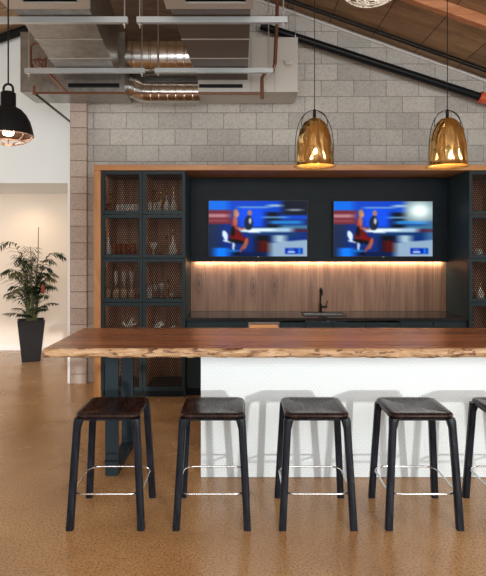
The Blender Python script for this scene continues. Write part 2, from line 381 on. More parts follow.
# back counter
cx0, cx1, SX0, SX1, SY0, SY1 = -.598, 2.514, .735, 1.20, 6.19, 6.47
ct = MB()
ct.box(cx0, SX0, 6.02, 6.655, .85, .88); ct.box(SX1, cx1, 6.02, 6.655, .85, .88); ct.box(SX0, SX1, 6.02, SY0, .85, .88); ct.box(SX0, SX1, SY1, 6.655, .85, .88)
tag(ct.build('countertop', M['stone']), 'dark polished countertop below the walnut backsplash', 'countertop')
units = [(-.596, .085, 'slate-blue base cabinet under the back counter at its left end'), (.44, 1.02, 'slate-blue base cabinet under the back counter right beside the glowing cooler'),
         (1.02, 1.77, 'slate-blue base cabinet under the back counter, right of the tap'), (1.77, 2.512, 'slate-blue base cabinet at the right end of the back counter')]
for a, b, lb in units:
    c = thing('base_cabinet', lb, 'cabinet', ((a+b)/2, 6.35, 0))
    f = MB(); z1 = .849 if not (a < 1.2 and b > .74) else .70
    f.box(a+.002, b-.002, 6.07, 6.655, .09, z1); f.build('body', M['teal'], c)
    MB().box(a+.002, b-.002, 6.12, 6.5, 0, .09).build('toe_kick', M['toe'], c)
    n = 2; w = (b-a)/n
    for i in range(n):
        MB().box(a+i*w+.004, a+(i+1)*w-.004, 6.045, 6.069, .68, .825).build('drawer', M['teal'], c, .002, 1)
        MB().box(a+i*w+.004, a+(i+1)*w-.004, 6.045, 6.069, .10, .672).build('door', M['teal'], c, .002, 1)
c = thing('beverage_cooler', 'undercounter cooler with black frame and warm amber glow below the back counter', 'cooler', (.26, 6.35, 0))
MB().box(.088, .437, 6.07, 6.6, .0, .845).build('body', M['black'], c)
MB().box(.10, .425, 6.05, 6.069, .10, .80).build('glass_door', M['cooler'], c)
fr = MB()
for b_ in ((.09, .105, .09, .83), (.42, .435, .09, .83), (.105, .42, .81, .83), (.105, .42, .09, .105)): fr.box(b_[0], b_[1], 6.042, 6.0695, b_[2], b_[3])
fr.build('door_frame', M['chrome'], c)
# sink
s = thing('sink', 'small rectangular steel sink let into the dark back counter', 'sink', (.967, 6.33, .88))
b = MB(); b.box(SX0+.001, SX1-.001, SY0+.001, SY1-.001, .72, .73)
for q in ((SX0+.001, SX0+.008, SY0+.001, SY1-.001), (SX1-.008, SX1-.001, SY0+.001, SY1-.001), (SX0+.008, SX1-.008, SY0+.001, SY0+.008), (SX0+.008, SX1-.008, SY1-.008, SY1-.001)): b.box(*q, .73, .88)
b.build('basin', M['chrome'], s)
r = MB()
for q in ((SX0-.014, SX0, SY0-.014, SY1+.014), (SX1, SX1+.014, SY0-.014, SY1+.014), (SX0, SX1, SY0-.014, SY0), (SX0, SX1, SY1, SY1+.014)): r.box(*q, .8802, .886)
r.build('rim', M['black'], s)
# tap
t_ = thing('faucet', 'black gooseneck tap standing behind the sink', 'faucet', (.965, 6.55, .88))
MB().lathe([(0, 0), (.028, 0), (.028, .008), (.019, .012), (.019, .10), (.014, .104), (0, .104)], (.965, 6.55, .88), 20).build('base', M['black'], t_)
MB().tube([(.965, 6.55, .98), (.965, 6.55, 1.12)]+arc((.965, 6.50, 1.12), .05, 0, PI, 10, (0, 1, 0), (0, 0, 1))+[(.965, 6.45, 1.09)], .0125, 12).build('spout', M['black'], t_)
MB().tube([(.98, 6.55, .945), (1.045, 6.55, .945)], .013, 12).tube([(1.035, 6.55, .95), (1.05, 6.55, 1.02)], .006, 8).build('handle', M['black'], t_)

# ------------------------------------------------------------ televisions
NXp, NYp = 150, 84
def picture(kind):
    yy, xx = np.mgrid[0:NYp, 0:NXp]; u = xx/(NXp-1); v = 1-yy/(NYp-1)   # v up->1 at row 0
    v = 1-v  # v: 0 top .. 1 bottom
    v = yy/(NYp-1)
    img = np.zeros((NYp, NXp, 3))
    def setc(mask, c, a=1.0): img[mask] = img[mask]*(1-a)+np.array(c)*a
    img[:] = (.02, .10, .34)
    setc((v < .33) & (u > .15), (.01, .17, .62)); setc((u < .2) & (v < .16), (.02, .30, .75))
    setc((u < .24) & (v > .16) & (v < .42), (.32, .10, .13)); setc((u < .2) & (v > .24) & (v < .29), (.55, .35, .38)); setc((u < .2) & (v > .34) & (v < .37), (.45, .2, .22))
    setc((u < .12) & (v > .42), (.06, .10, .2)); setc((u > .06) & (u < .2) & (v > .85), (.03, .35, .85))
    setc((u > .3) & (u < .56) & (v > .14) & (v < .46), (.01, .20, .78)); setc((u > .3) & (u < .62) & (v > .10) & (v < .13), (.35, .5, .7))
    setc((u > .58) & (u < .72) & (v > .2) & (v < .5), (.015, .03, .08)); setc((u > .60) & (u < .74) & (v > .07) & (v < .1), (.5, .6, .7))
    setc((u > .55) & (u < .80) & (v > .28) & (v < .31), (.3, .5, .7)); setc((u > .62) & (u < .95) & (v > .36) & (v < .42), (.08, .35, .65))
    setc((u > .74) & (v < .26), (.03, .05, .09)); setc((u > .80) & (u < .95) & (v > .15) & (v < .17), (.5, .55, .6))
    if kind: setc((u > .72) & (v < .36), (.30, .38, .42)); gl = np.exp(-(((u-.87)/.11)**2+((v-.17)/.15)**2))[..., None]; img[:] = img*(1-gl)+np.array((.92, 1.0, .96))*gl; setc((u > .93) & (v > .36), (.25, .4, .5), .6)  # right screen only: window reflection painted into the glowing picture
    setc((u > .72) & (v > .44) & (v < .50), (.15, .32, .45)); setc((u > .78) & (v > .5) & (v < .56), (.25, .05, .06), .7)
    setc((u > .30) & (u < .85) & (v > .49+.0*u) & (v < .56), (.50, .62, .72)); setc((u > .36) & (u < .66) & (v > .51) & (v < .54), (.85, .9, .92))
    setc((u > .42) & (u < .92) & (v > .56) & (v < .66), (.03, .13, .30)); setc((u > .47) & (u < .62) & (v > .62) & (v < .93), (.015, .02, .04))
    setc((u > .51) & (u < .60) & (v > .72) & (v < .92), (.22, .03, .02)); setc((u > .62) & (v > .70+.15*(1-u)) , (.42, .52, .62)); setc((u > .66) & (u < .78) & (v > .62) & (v < .74), (.5, .6, .66))
    setc((v > .92) & (u > .25) & (u < .6), (.02, .06, .18))
    # soften sideways: camera pan of the broadcast
    k = 13; pad = np.pad(img, ((0, 0), (k//2, k//2), (0, 0)), mode='edge'); img = sum(pad[:, i:i+NXp] for i in range(k))/k
    def ell(cx, cy, rx, ry, c, a=1.0, rot=0):
        X, Y = (u-cx)*1.78, v-cy; ca, sa = math.cos(rot), math.sin(rot); X, Y = X*ca+Y*sa, -X*sa+Y*ca
        m_ = (X/(rx*1.78))**2+(Y/ry)**2 < 1; img[m_] = img[m_]*(1-a)+np.array(c)*a
    # man behind the desk
    ell(.415, .22, .022, .06, (.50, .33, .28)); ell(.405, .40, .045, .14, (.05, .08, .14)); ell(.42, .36, .012, .06, (.6, .6, .65))
    # chair, woman in a red and black dress
    ell(.165, .62, .025, .09, (.70, .76, .84), 1, -.3); ell(.22, .73, .08, .022, (.68, .75, .84), 1, .1); ell(.25, .80, .012, .1, (.6, .65, .72)); ell(.24, .90, .07, .02, (.04, .30, .6))
    ell(.262, .44, .032, .16, (.42, .14, .13)); ell(.27, .36, .02, .09, (.55, .26, .22))
    ell(.275, .63, .062, .12, (.28, .02, .02), 1, -.4); ell(.33, .68, .085, .045, (.32, .015, .02), 1, .25); ell(.28, .73, .09, .035, (.015, .01, .02), 1, .15)
    ell(.245, .55, .02, .1, (.02, .012, .03)); ell(.275, .22, .026, .075, (.52, .36, .22)); ell(.29, .24, .016, .05, (.66, .40, .32))
    ell(.325, .50, .05, .018, (.55, .28, .22), 1, .2); ell(.375, .77, .02, .11, (.50, .24, .18), 1, .3); ell(.335, .86, .013, .08, (.45, .2, .15), 1, .5); ell(.29, .95, .03, .018, (.03, .01, .02))
    ell(.43, .55, .10, .022, (.85, .88, .9), .8, .1)
    # caption box
    m_ = (u > .775) & (u < .955) & (v > .845) & (v < .955); img[m_] = (.005, .10, .52)
    m_ = (u > .80) & (u < .875) & (v > .905) & (v < .93); img[m_] = (.7, .8, .9)
    m_ = (u > .81) & (u < .865) & (v > .868) & (v < .885); img[m_] = (.35, .5, .75)
    m_ = (u > .91) & (u < .935) & (v > .86) & (v < .94); img[m_] = (.03, .35, .75)
    k = 3; pad = np.pad(img, ((1, 1), (1, 1), (0, 0)), mode='edge'); img = sum(pad[j:j+NYp, i:i+NXp] for i in range(3) for j in range(3))/9
    return img
def make_tv(x0, x1, z0, z1, label, kind, wires=False):
    t = thing('television', label, 'television', ((x0+x1)/2, 6.57, (z0+z1)/2))
    MB().box(x0, x1, 6.555, 6.585, z0, z1).build('body', M['bezel'], t, .003)
    MB().box((x0+x1)/2-.2, (x0+x1)/2+.2, 6.5855, 6.5995, (z0+z1)/2-.15, (z0+z1)/2+.15).build('wall_mount', M['black'], t)
    bz = .011; b = MB()
    for q in ((x0, x0+bz, z0, z1), (x1-bz, x1, z0, z1), (x0+bz, x1-bz, z0, z0+bz*1.3), (x0+bz, x1-bz, z1-bz, z1)): b.box(q[0], q[1], 6.548, 6.5548, q[2], q[3])
    b.build('bezel', M['galv_light'] if False else M['bezel'], t)
    a0, a1, b0, b1 = x0+bz, x1-bz, z0+bz*1.3, z1-bz
    vs = [(a0+(a1-a0)*i/(NXp-1), 6.5535, b1-(b1-b0)*j/(NYp-1)) for j in range(NYp) for i in range(NXp)]
    fs = [(j*NXp+i, (j+1)*NXp+i, (j+1)*NXp+i+1, j*NXp+i+1) for j in range(NYp-1) for i in range(NXp-1)]
    o = MB().poly(vs, fs).build('screen', M['screen'], t)
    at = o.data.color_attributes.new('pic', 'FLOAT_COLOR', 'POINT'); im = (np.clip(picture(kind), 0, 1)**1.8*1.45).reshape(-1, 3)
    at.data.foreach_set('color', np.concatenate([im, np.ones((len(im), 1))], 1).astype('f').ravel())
    MB().tube([((x0+x1)/2-.015, 6.55, z0+.006), ((x0+x1)/2+.015, 6.55, z0+.006)], .003, 6).build('badge', M['chrome'], t)
    if wires:
        MB().tube([P(232, 256, 6.592), P(233, 260, 6.592), P(240, 262, 6.592), P(246, 260, 6.592), P(256, 262, 6.592), P(270, 258.5, 6.592), P(272, 256, 6.592)], .004, 6).build('cable', M['black'], t)
sT = F/6.55
def tvr(a, b, t0, b0): return ((a-CX)/sT, (b-CX)/sT, EYE-(b0-HY)/sT, EYE-(t0-HY)/sT)
make_tv(*tvr(208, 308, 200, 257.5), 'left television with a news desk picture, above the dark knots of the backsplash', 0, True)
make_tv(*tvr(333, 433.5, 200.5, 257.5), 'flat television with a window reflection painted into its upper right picture corner, the right one above the sink side', 1)

# ------------------------------------------------------------ bar
# slab
TX0, TX1, TY0, TY1, TZ0, TZ1 = -1.325, 3.9, 3.70, 4.64, .915, .972
tb = thing('live_edge_bar_table', 'long live-edge walnut bar table with a slate steel leg frame at its left end', 'bar table', (.7, 4.15, 0))
MB().box(TX0, TX1, TY0, TY1, TZ0, TZ1).build('tabletop', M['walnut_top'], tb, .004)
n = 330; e = MB(); vs = []
rnd = [random.random() for _ in range(400)]
def n1(x, fq, sd=0):
    x = x*fq+sd; i = math.floor(x); f = x-i; f = f*f*(3-2*f); return rnd[i % 400]*(1-f)+rnd[(i+1) % 400]*f
PR = [(0, 1), (.55, 1), (.9, .8), (1, .5), (.85, .22), (.45, 0), (0, 0)]
for i in range(n+1):
    x = TX0+(TX1-TX0)*i/n
    w = .030+.018*n1(x, 3.1)+.008*n1(x, 17, 50)
    for j, (a, b) in enumerate(PR):
        nb = .006*(n1(x, 30, 90+j*7)-.5) if 0 < j < 6 else 0
        bot = TZ0-.002-.006*n1(x, 5, 130) if j >= 4 else TZ0
        z = bot+(TZ1-bot)*b+(nb if b < 1 else 0)
        vs.append((x, TY0+.001-w*a+nb, z))
m_ = len(PR)
e.poly(vs, [(i*m_+j, (i+1)*m_+j, (i+1)*m_+(j+1) % m_, i*m_+(j+1) % m_) for i in range(n) for j in range(m_)], False)
e.poly([vs[j] for j in range(m_)], [tuple(range(m_))]); e.poly([vs[n*m_+j] for j in range(m_)], [tuple(range(m_))])
e.build('live_edge', M['edge'], tb)
lf = thing; 
MB().box(-.977, -.883, 3.95, 3.985, 0, .9145).build('leg', M['steel_leg'], tb, .004)
MB().box(-.977, -.883, 4.50, 4.535, 0, .9145).build('leg', M['steel_leg'], tb, .004)
MB().box(-.977, -.883, 3.9855, 4.4995, 0, .05).build('foot_rail', M['steel_leg'], tb, .003)
MB().box(-.977, -.883, 3.9855, 4.4995, .875, .9145).build('upper_rail', M['steel_leg'], tb, .003)
MB().box(-.979, -.881, 3.948, 3.9495, .105, .112).build('seam', M['black'], tb)
b = thing('tiled_bar', 'white penny-tiled bar front under the live-edge top', 'bar', (1.2, 4.2, 0))
MB().box(-.28, 3.8, 3.935, 4.46, 0, .9145).build('body', M['white_paint'], b)
MB().box(-.281, 3.8, 3.92, 3.9348, .004, .9145).build('tiled_face', M['tile'], b)

# ------------------------------------------------------------ stools
def make_stool(x, y, label):
    r = thing('bar_stool', label, 'stool', (x, y, 0), 'black bar stools along the bar')
    hw, hd, rc, zt = .193, .193, .055, .671
    # seat slab with rounded corners, softly dished
    def ring(inset, z):
        o = []
        for cx_, cy_, a0 in ((hw-rc, hd-rc, 0), (-hw+rc, hd-rc, PI/2), (-hw+rc, -hd+rc, PI), (hw-rc, -hd+rc, 1.5*PI)):
            for k in range(8):
                a = a0+PI/2*k/7; rr = rc-inset; o.append((x+cx_+rr*math.cos(a), y+cy_+rr*math.sin(a), z))
        return o
    prof = [(.030, zt-.030), (.012, zt-.029), (.002, zt-.022), (0, zt-.013), (.004, zt-.005), (.012, zt-.001), (.030, zt-.0005), (.052, zt-.003)]
    mb = MB(); vs = []; N = 32
    for ins, z in prof: vs += ring(ins, z)
    fs = [(i*N+k, i*N+(k+1) % N, (i+1)*N+(k+1) % N, (i+1)*N+k) for i in range(len(prof)-1) for k in range(N)]
    # inner scaled rings for the dish
    last = ring(.052, 0)
    for sc, dz in ((.75, .005), (.45, .007), (.15, .0078)):
        vs += [(x+(p[0]-x)*sc, y+(p[1]-y)*sc, zt-dz) for p in last]
    tot = len(prof)+3
    fs += [(i*N+k, i*N+(k+1) % N, (i+1)*N+(k+1) % N, (i+1)*N+k) for i in range(len(prof)-1, tot-1) for k in range(N)]
    fs.append(tuple((tot-1)*N+k for k in range(N))); fs.append(tuple(range(N))[::-1])
    mb.poly(vs, fs, True); mb.build('seat', M['seat'], r)
    # apron: slim rail under the seat between the legs
    a = MB(); q = hw-.035
    a.box(x-q, x+q, y-hd+.012, y-hd+.030, zt-.042, zt-.0305).box(x-q, x+q, y+hd-.030, y+hd-.012, zt-.042, zt-.0305)
    a.box(x-hw+.012, x-hw+.030, y-q, y+q, zt-.042, zt-.0305).box(x+hw-.030, x+hw-.012, y-q, y+q, zt-.042, zt-.0305)
    a.build('seat_rail', M['ash'], r)
    for sx in (-1, 1):
        for sy in (-1, 1):
            L = MB(); rings = []
            for z, c, h, bl in ((0, .209, .021, .008), (.3, .193, .021, .009), (.58, .177, .0215, .011), (.625, .170, .027, .014), (zt-.030, .163, .031, .02)):
                ccx, ccy = x+sx*c, y+sy*c; R = []
                for k, (ux, uy) in enumerate(((1, 1), (-1, 1), (-1, -1), (1, -1))):
                    a0 = k*PI/2
                    for m2 in range(4):
                        an = a0+PI/2*m2/3; R.append((ccx+ux*(h-bl)+bl*math.cos(an), ccy+uy*(h-bl)+bl*math.sin(an), z))
                rings.append(R)
            vs = [p for R in rings for p in R]; n_ = 16
            L.poly(vs, [(i*n_+k, i*n_+(k+1) % n_, (i+1)*n_+(k+1) % n_, (i+1)*n_+k) for i in range(4) for k in range(n_)], True)
            L.poly(rings[0], [tuple(range(n_))]); L.poly(rings[-1], [tuple(range(n_))])
            L.build('leg', M['ash'], r)
    h, rc2, z = .203, .075, .205; pts = []
    for cx_, cy_, a0 in ((h-rc2, h-rc2, 0), (-h+rc2, h-rc2, PI/2), (-h+rc2, -h+rc2, PI), (h-rc2, -h+rc2, 1.5*PI)):
        pts += [(x+cx_+rc2*math.cos(a0+PI/2*k/6), y+cy_+rc2*math.sin(a0+PI/2*k/6), z) for k in range(7)]
    MB().tube(pts, .0058, 8, closed=True).build('footrest_ring', M['chrome'], r)
    return r
st = make_stool(-.788, 3.41, 'black wooden bar stool at the far left, in front of the steel table leg')
for i, lb in enumerate(['black wooden bar stool second from the left, by the left end of the tiles',
                        'black wooden bar stool in the middle of the five, below the left gold pendant',
                        'black wooden bar stool second from the right, whole stool left of the cut-off one',
                        'black wooden bar stool cut off by the right edge of the picture']):
    c = copy_tree(st); c.location.x = -.788+.623*(i+1); c['label'] = lb

# ------------------------------------------------------------ pendants
def gold_pendant(x, y, zb, label):
    r = thing('pendant_lamp', label, 'pendant lamp', (x, y, zb), 'gold bell pendants above the bar')
    pf = [(.150, 0), (.148, .03), (.143, .09), (.136, .16), (.126, .22), (.110, .275), (.085, .322), (.055, .350), (.025, .362), (.012, .365)]
    MB().lathe([(.160, -.006), (.150, 0)]+pf[1:]+[(0, .366)], (x, y, zb), 56).build('shade', M['gold'], r)
    MB().lathe([(.160, -.0065), (.1475, .001)]+[(a-.003, b-.003) for a, b in pf[1:]]+[(0, .361)], (x, y, zb), 48).build('shade_lining', M['gold_in'], r)
    MB().lathe([(0, .055), (.03, .065), (.042, .10), (.035, .135), (.018, .165), (0, .17)], (x, y, zb), 20).build('bulb', M['bulb'], r)
    MB().lathe([(0, .165), (.02, .165), (.02, .30), (.01, .358), (0, .358)], (x, y, zb), 16).build('bulb_holder', M['black'], r)
    MB().lathe([(0, .366), (.012, .366), (.012, .42), (.006, .43), (0, .43)], (x, y, zb), 12).build('cap', M['black'], r)
    zt_ = zb+.42
    for wx, ang in ((.10, .3), (.155, 1.35)):
        dx, dy = math.cos(ang), math.sin(ang)
        dx, dy = (1, 0) if wx < .12 else (.98, .2)
        hh = .12 if wx < .12 else .40
        lp = []
        for k in range(25):
            a = PI*k/24
            cxx = -math.cos(a)*wx; zz = math.sin(a)**.75*hh if hh < .2 else math.sin(a)**.6*hh
            lp.append((x+dx*cxx, y-.004+dy*cxx, zt_-hh+zz))
        MB().tube(lp, .0028, 6).build('bail_wire', M['black'], r)
    MB().tube([(x, y, zb+.42), (x, y, zc(x)-.012)], .0032, 6).build('cord', M['black'], r)
    MB().lathe([(0, -.016), (.05, -.016), (.05, .02), (0, .02)], (x, y, zc(x)-.02), 16).build('ceiling_cup', M['black'], r)
    return r
gold_pendant(.566, 4.15, 2.275, 'left of the two gold bell pendants hanging over the bar, lit inside')
gold_pendant(1.576, 4.15, 2.275, 'right of the two gold bell pendants, hanging near the right edge')
# black dome with wire guard
x, y, zb = -1.528, 3.60, 2.395
r = thing('dome_pendant', 'black metal dome pendant with wire guard at the left edge', 'pendant lamp', (x, y, zb))
pf = [(a*.86, b*.86) for a, b in [(.186, 0), (.184, .012), (.176, .05), (.160, .105), (.134, .155), (.098, .195), (.062, .215), (.056, .222), (.056, .32), (.044, .33), (0, .331)]]
MB().lathe(pf, (x, y, zb), 44).build('shade', M['black'], r)
MB().lathe([(a*.86, b*.86) for a, b in [(.186, -.0005), (.178, .005), (.168, .05), (.152, .10), (.12, .15), (.08, .18), (0, .19)]], (x, y, zb), 40).build('shade_lining', mat('dark_bronze_lining', (.10, .06, .045), .4, .3), r)
g = MB(); g.tube([(x+.158*math.cos(2*PI*k/36), y+.158*math.sin(2*PI*k/36), zb-.004) for k in range(36)], .004, 6, True)
g.tube([(x+.107*math.cos(2*PI*k/30), y+.107*math.sin(2*PI*k/30), zb-.045) for k in range(30)], .003, 6, True)
g.tube([(x+.043*math.cos(2*PI*k/20), y+.043*math.sin(2*PI*k/20), zb-.064) for k in range(20)], .003, 6, True)
for k in range(10):
    a = 2*PI*k/10+.1; ca, sa = math.cos(a), math.sin(a)
    g.tube([(x+.158*ca, y+.158*sa, zb-.004), (x+.137*ca, y+.137*sa, zb-.028), (x+.107*ca, y+.107*sa, zb-.045), (x+.043*ca, y+.043*sa, zb-.064)], .003, 6)
g.build('wire_guard', M['copper_wire'], r)
MB().lathe([(0, .0), (.03, .01), (.04, .045), (.02, .09), (.018, .15), (0, .15)], (x, y, zb-.01), 16).build('bulb', M['bulb_soft'], r)
MB().tube([(x-.031, y, zb+.278)]+arc((x, y, zb+.305), .031, PI, 0, 10)+[(x+.031, y, zb+.278)], .008, 8).build('loop_handle', M['black'], r)
MB().tube([(x, y, zb+.337), (x, y, zc(x)-.012)], .005, 6).build('cord', M['black'], r)
MB().lathe([(0, -.016), (.05, -.016), (.05, .02), (0, .02)], (x, y, zc(x)-.02), 16).build('ceiling_cup', M['black'], r)
# white wire cage lamp
x, y, zb = .985, 4.1, 3.49
r = thing('cage_pendant', 'white wire cage pendant at the top edge of the picture', 'pendant lamp', (x, y, zb))
g = MB(); R_, H_ = .235, .27
def cg(th, ph): return (x+R_*math.sin(ph)*math.cos(th), y+R_*math.sin(ph)*math.sin(th), zb+H_/2*1.0-H_/2*math.cos(ph)*1.0)
for k in range(18):
    th = 2*PI*k/18
    g.tube([cg(th+(.17 if j % 2 else 0), .16+j*(PI-.32)/10) for j in range(11)], .0038, 5)
for ph in (.16, .16+2*(PI-.32)/10, .16+4*(PI-.32)/10, .16+6*(PI-.32)/10, PI-.5): g.tube([cg(2*PI*k/36, ph) for k in range(36)], .0035, 5, True)
g.build('wire_cage', M['white_wire'], r)
MB().lathe([(0, 0), (.03, .01), (.045, .05), (.03, .09), (.015, .12), (0, .12)], (x, y, zb+.06), 16).build('bulb', M['bulb_soft'], r)
MB().lathe([(0, .18), (.02, .18), (.02, .29), (0, .29)], (x, y, zb), 12).tube([(x, y, zb+.28), (x, y, zc(x)-.012)], .004, 6).build('cord', M['black'], r)
MB().lathe([(0, -.016), (.05, -.016), (.05, .02), (0, .02)], (x, y, zc(x)-.02), 16).build('ceiling_cup', M['black'], r)

# ------------------------------------------------------------ ducts, struts, pipes
def outlet(x0, x1, xr0, xr1, label, m_face, yend):
    d = thing('supply_duct', label, 'duct', ((x0+x1)/2, 5.0, 3.55))
    zb_, zt_ = 3.545, 4.12
    MB().hexa([(x0, 4.27, zb_), (x1, 4.27, zb_), (xr1, yend, zb_), (xr0, yend, zb_), (x0, 4.27, zt_), (x1, 4.27, zt_), (xr1, yend, zt_), (xr0, yend, zt_)]).build('trunk', m_face, d, .004)
    # terminal box with framed opening underneath
    b = MB(); a0, a1 = x0-.02, x1+.02
    b.box(a0, a1, 4.25, 4.268, 3.518, 4.16).box(a0, a0+.03, 3.84, 4.25, 3.518, 4.16).box(a1-.03, a1, 3.84, 4.25, 3.518, 4.16).box(a0+.03, a1-.03, 3.80, 3.84, 3.50, 4.16).box(a0+.03, a1-.03, 3.84, 4.25, 4.12, 4.16)
    b.box(a0+.03, a1-.03, 4.17, 4.25, 3.518, 3.533).box(a0+.03, a0+.16, 3.84, 4.17, 3.518, 3.533).box(a1-.06, a1-.03, 3.84, 4.17, 3.518, 3.533)
    b.build('terminal_box', M['galv_light'], d)
    MB().box(a0+.12, a1-.06, 3.85, 4.24, 3.545, 3.56).build('opening', M['black'], d)
    sm = MB()
    for yy in (4.95, 5.45):
        t_ = (yy-4.27)/(yend-4.27); sa, sb = x0+(xr0-x0)*t_, x1+(xr1-x1)*t_
        sm.box(sa-.006, sb+.006, yy-.008, yy+.008, zb_-.006, zb_-.0005)
    sm.build('seam_flange', M['galv_light'], d)
    return d
outlet(-1.79, -1.19, -1.98, -1.36, 'left galvanized supply duct running back from a framed outlet', M['galv'], 6.155)
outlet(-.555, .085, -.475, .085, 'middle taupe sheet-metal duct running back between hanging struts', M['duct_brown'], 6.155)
d = thing('trunk_duct', 'wide galvanized box duct along the block wall, left section', 'duct', (-1.9, 6.43, 3.41))
MB().box(-2.48, -1.30, 6.16, 6.64, 3.41, 4.09).build('casing', M['galv'], d, .004)
MB().box(-1.93, -1.36, 6.13, 6.158, 3.46, 3.50).build('slot', M['black'], d)
d = thing('trunk_duct', 'pale box duct end section above the television panel, right of the round ducts', 'duct', (.1, 6.43, 3.41))
MB().box(-.474, .655, 6.16, 6.64, 3.41, 4.03).build('casing', M['galv_light'], d, .004)
MB().box(-.46, .03, 6.13, 6.158, 3.455, 3.49).build('slot', M['black'], d)
MB().box(.12, .126, 6.154, 6.1595, 3.42, 4.02).box(.39, .396, 6.154, 6.1595, 3.42, 4.02).build('seam', M['galv'], d)
MB().tube([P(284, 61, 6.15), P(287, 64, 6.08), P(292, 62, 6.05)], .012, 8).build('damper_handle', M['white_paint'], d)
d = tag(MB().tube([(-1.298, 6.42, 3.88), (-.476, 6.42, 3.88)], .205, 32).build('round_duct', M['spiral']), 'thick round spiral duct between the two box ducts, the upper one', 'duct')
d = tag(MB().tube([(-1.298, 6.42, 3.535), (-1.28, 6.42, 3.535), (-1.22, 6.42, 3.52), (-1.15, 6.42, 3.485), (-1.08, 6.42, 3.475), (-.476, 6.42, 3.475)], .118, 28).build('round_duct', M['spiral']), 'thinner round spiral duct with a bend, just above the copper pipe', 'duct')
def strut(x0, x1, y, rods, label):
    s = thing('hanging_strut', label, 'strut', ((x0+x1)/2, y, 3.49), 'zinc struts hung under the ducts')
    MB().box(x0, x1, y-.02, y+.02, 3.49, 3.50).box(x0, x1, y-.02, y-.016, 3.50, 3.538).box(x0, x1, y+.016, y+.02, 3.50, 3.538).box(x0, x1, y-.016, y+.016, 3.534, 3.538).build('channel', M['strut'], s)
    for rx in rods:
        MB().tube([(rx, y, 3.45), (rx, y, zc(rx)-.002)], .006, 6).build('threaded_rod', M['rod'], s)
        MB().lathe([(0, 0), (.014, 0), (.014, .012), (0, .012)], (rx, y, 3.476), 6).build('nut', M['rod'], s)
strut(-2.45, -.918, 4.47, (-2.40, -.945), 'front left zinc strut hanging nearest the viewer at the upper left')
strut(-.844, .385, 4.47, (-.82, .355), 'front right zinc strut hanging under the taupe duct')
strut(-2.26, -1.0, 5.74, (-2.22, -1.03), 'rear left zinc strut hanging under the galvanized duct')
strut(-.895, .347, 5.74, (-.86, .30), 'rear right zinc strut hanging just above the copper pipe')
d0 = 5.95
p = thing('copper_pipe_run', 'copper pipe running level below the ducts with a drop at its right end', 'pipe', (-1, d0, 3.34))
MB().tube([P(34, 93, d0), P(262, 93.5, d0)], .0125, 10).build('pipe', M['copper'], p)
MB().tube([P(262, 99, d0), P(262, 78, d0), P(265, 73, d0), P(273, 70, d0), P(275, 64, d0), P(277, 20, d0), P(277.3, -20, d0)], .02, 10).build('riser', M['copper'], p)
MB().tube([P(34, 95, d0), P(34, 86, d0)], .016, 10).build('end_cap', M['copper'], p)
MB().tube([P(34, 93, d0), (-2.26, 7.395, 3.33)], .015, 8).build('wall_branch', M['black_pipe'], p)
MB().tube([P(38, 62, d0), P(66, 92, 6.05)], .014, 8).build('diagonal_branch', M['copper'], p)
v = thing('copper_valve_set', 'looped copper pipes and valve at the left beside the galvanized duct', 'valve', P(37, 60, d0))
MB().tube([P(31, 66, d0), P(31, 47, d0), P(33, 44, d0), P(38, 43.5, d0), P(40, 46, d0)], .013, 8).tube([P(33, 60, d0), P(46, 60, d0)], .012, 8).tube([P(45.5, 58, d0), P(45.5, 72, d0)], .012, 8).build('pipe', M['copper'], v)
x_, y_, z_ = P(32, 74, d0)
MB().lathe([(0, 0), (.02, .006), (.034, .03), (.03, .06), (.014, .09), (.012, .11), (0, .11)], (x_, y_, z_), 14).build('valve_body', M['copper'], v)
MB().tube([(a+.0, b_, c_) for a, b_, c_ in [(P(39, 62, 5.9)[0]+.04*math.cos(k*PI/8), 5.9, P(39, 62, 5.9)[2]+.04*math.sin(k*PI/8)) for k in range(16)]], .007, 6, True).build('hand_wheel', M['copper'], v)
# pipes on the wall, right
b = thing('sprinkler_main', 'thick black pipe sloping down along the block wall with an orange coupling', 'pipe', (1.7, 6.55, 3.9))
def mp(x): return (x, 6.55, 4.205-.3255*(x-.595))
MB().tube([mp(.25), mp(4.6)], .047, 20).build('pipe', M['black_pipe'], b)
MB().tube([mp(2.87), mp(3.05)], .062, 20).build('coupling', M['orange'], b)
MB().tube([mp(2.875), mp(2.90)], .068, 20).tube([mp(3.02), mp(3.045)], .068, 20).build('coupling_bolt', M['orange'], b)
hg = MB()
for xx in (.66, 3.6):
    q = mp(xx); hg.tube([(q[0], 6.55+.052*math.cos(k*PI/10), q[2]+.052*math.sin(k*PI/10)) for k in range(20)], .006, 6, True); hg.tube([(q[0], 6.55, q[2]+.05), (q[0], 6.55, zc(q[0]))], .005, 6)
hg.build('hanger', M['rod'], b)
for off, y_, lb in ((.017, 6.44, 'upper of the two thin black conduits along the ceiling slope'), (.052, 6.44, 'lower of the two thin black conduits along the ceiling slope')):
    tag(MB().tube([(-.2, y_, zc(-.2)-off), (XR-.1, y_, zc(XR-.1)-off)], .0115, 10).build('conduit', M['black_pipe']), lb, 'conduit', 'thin black conduits under the ceiling')
tag(MB().tube([(-6.9, 7.30, zc(-6.9)-.075), (-2.4, 7.30, zc(-2.4)-.075)], .055, 16).build('sloped_pipe', M['black_pipe']), 'black pipe sloping up along the white wall at the upper left corner', 'pipe')

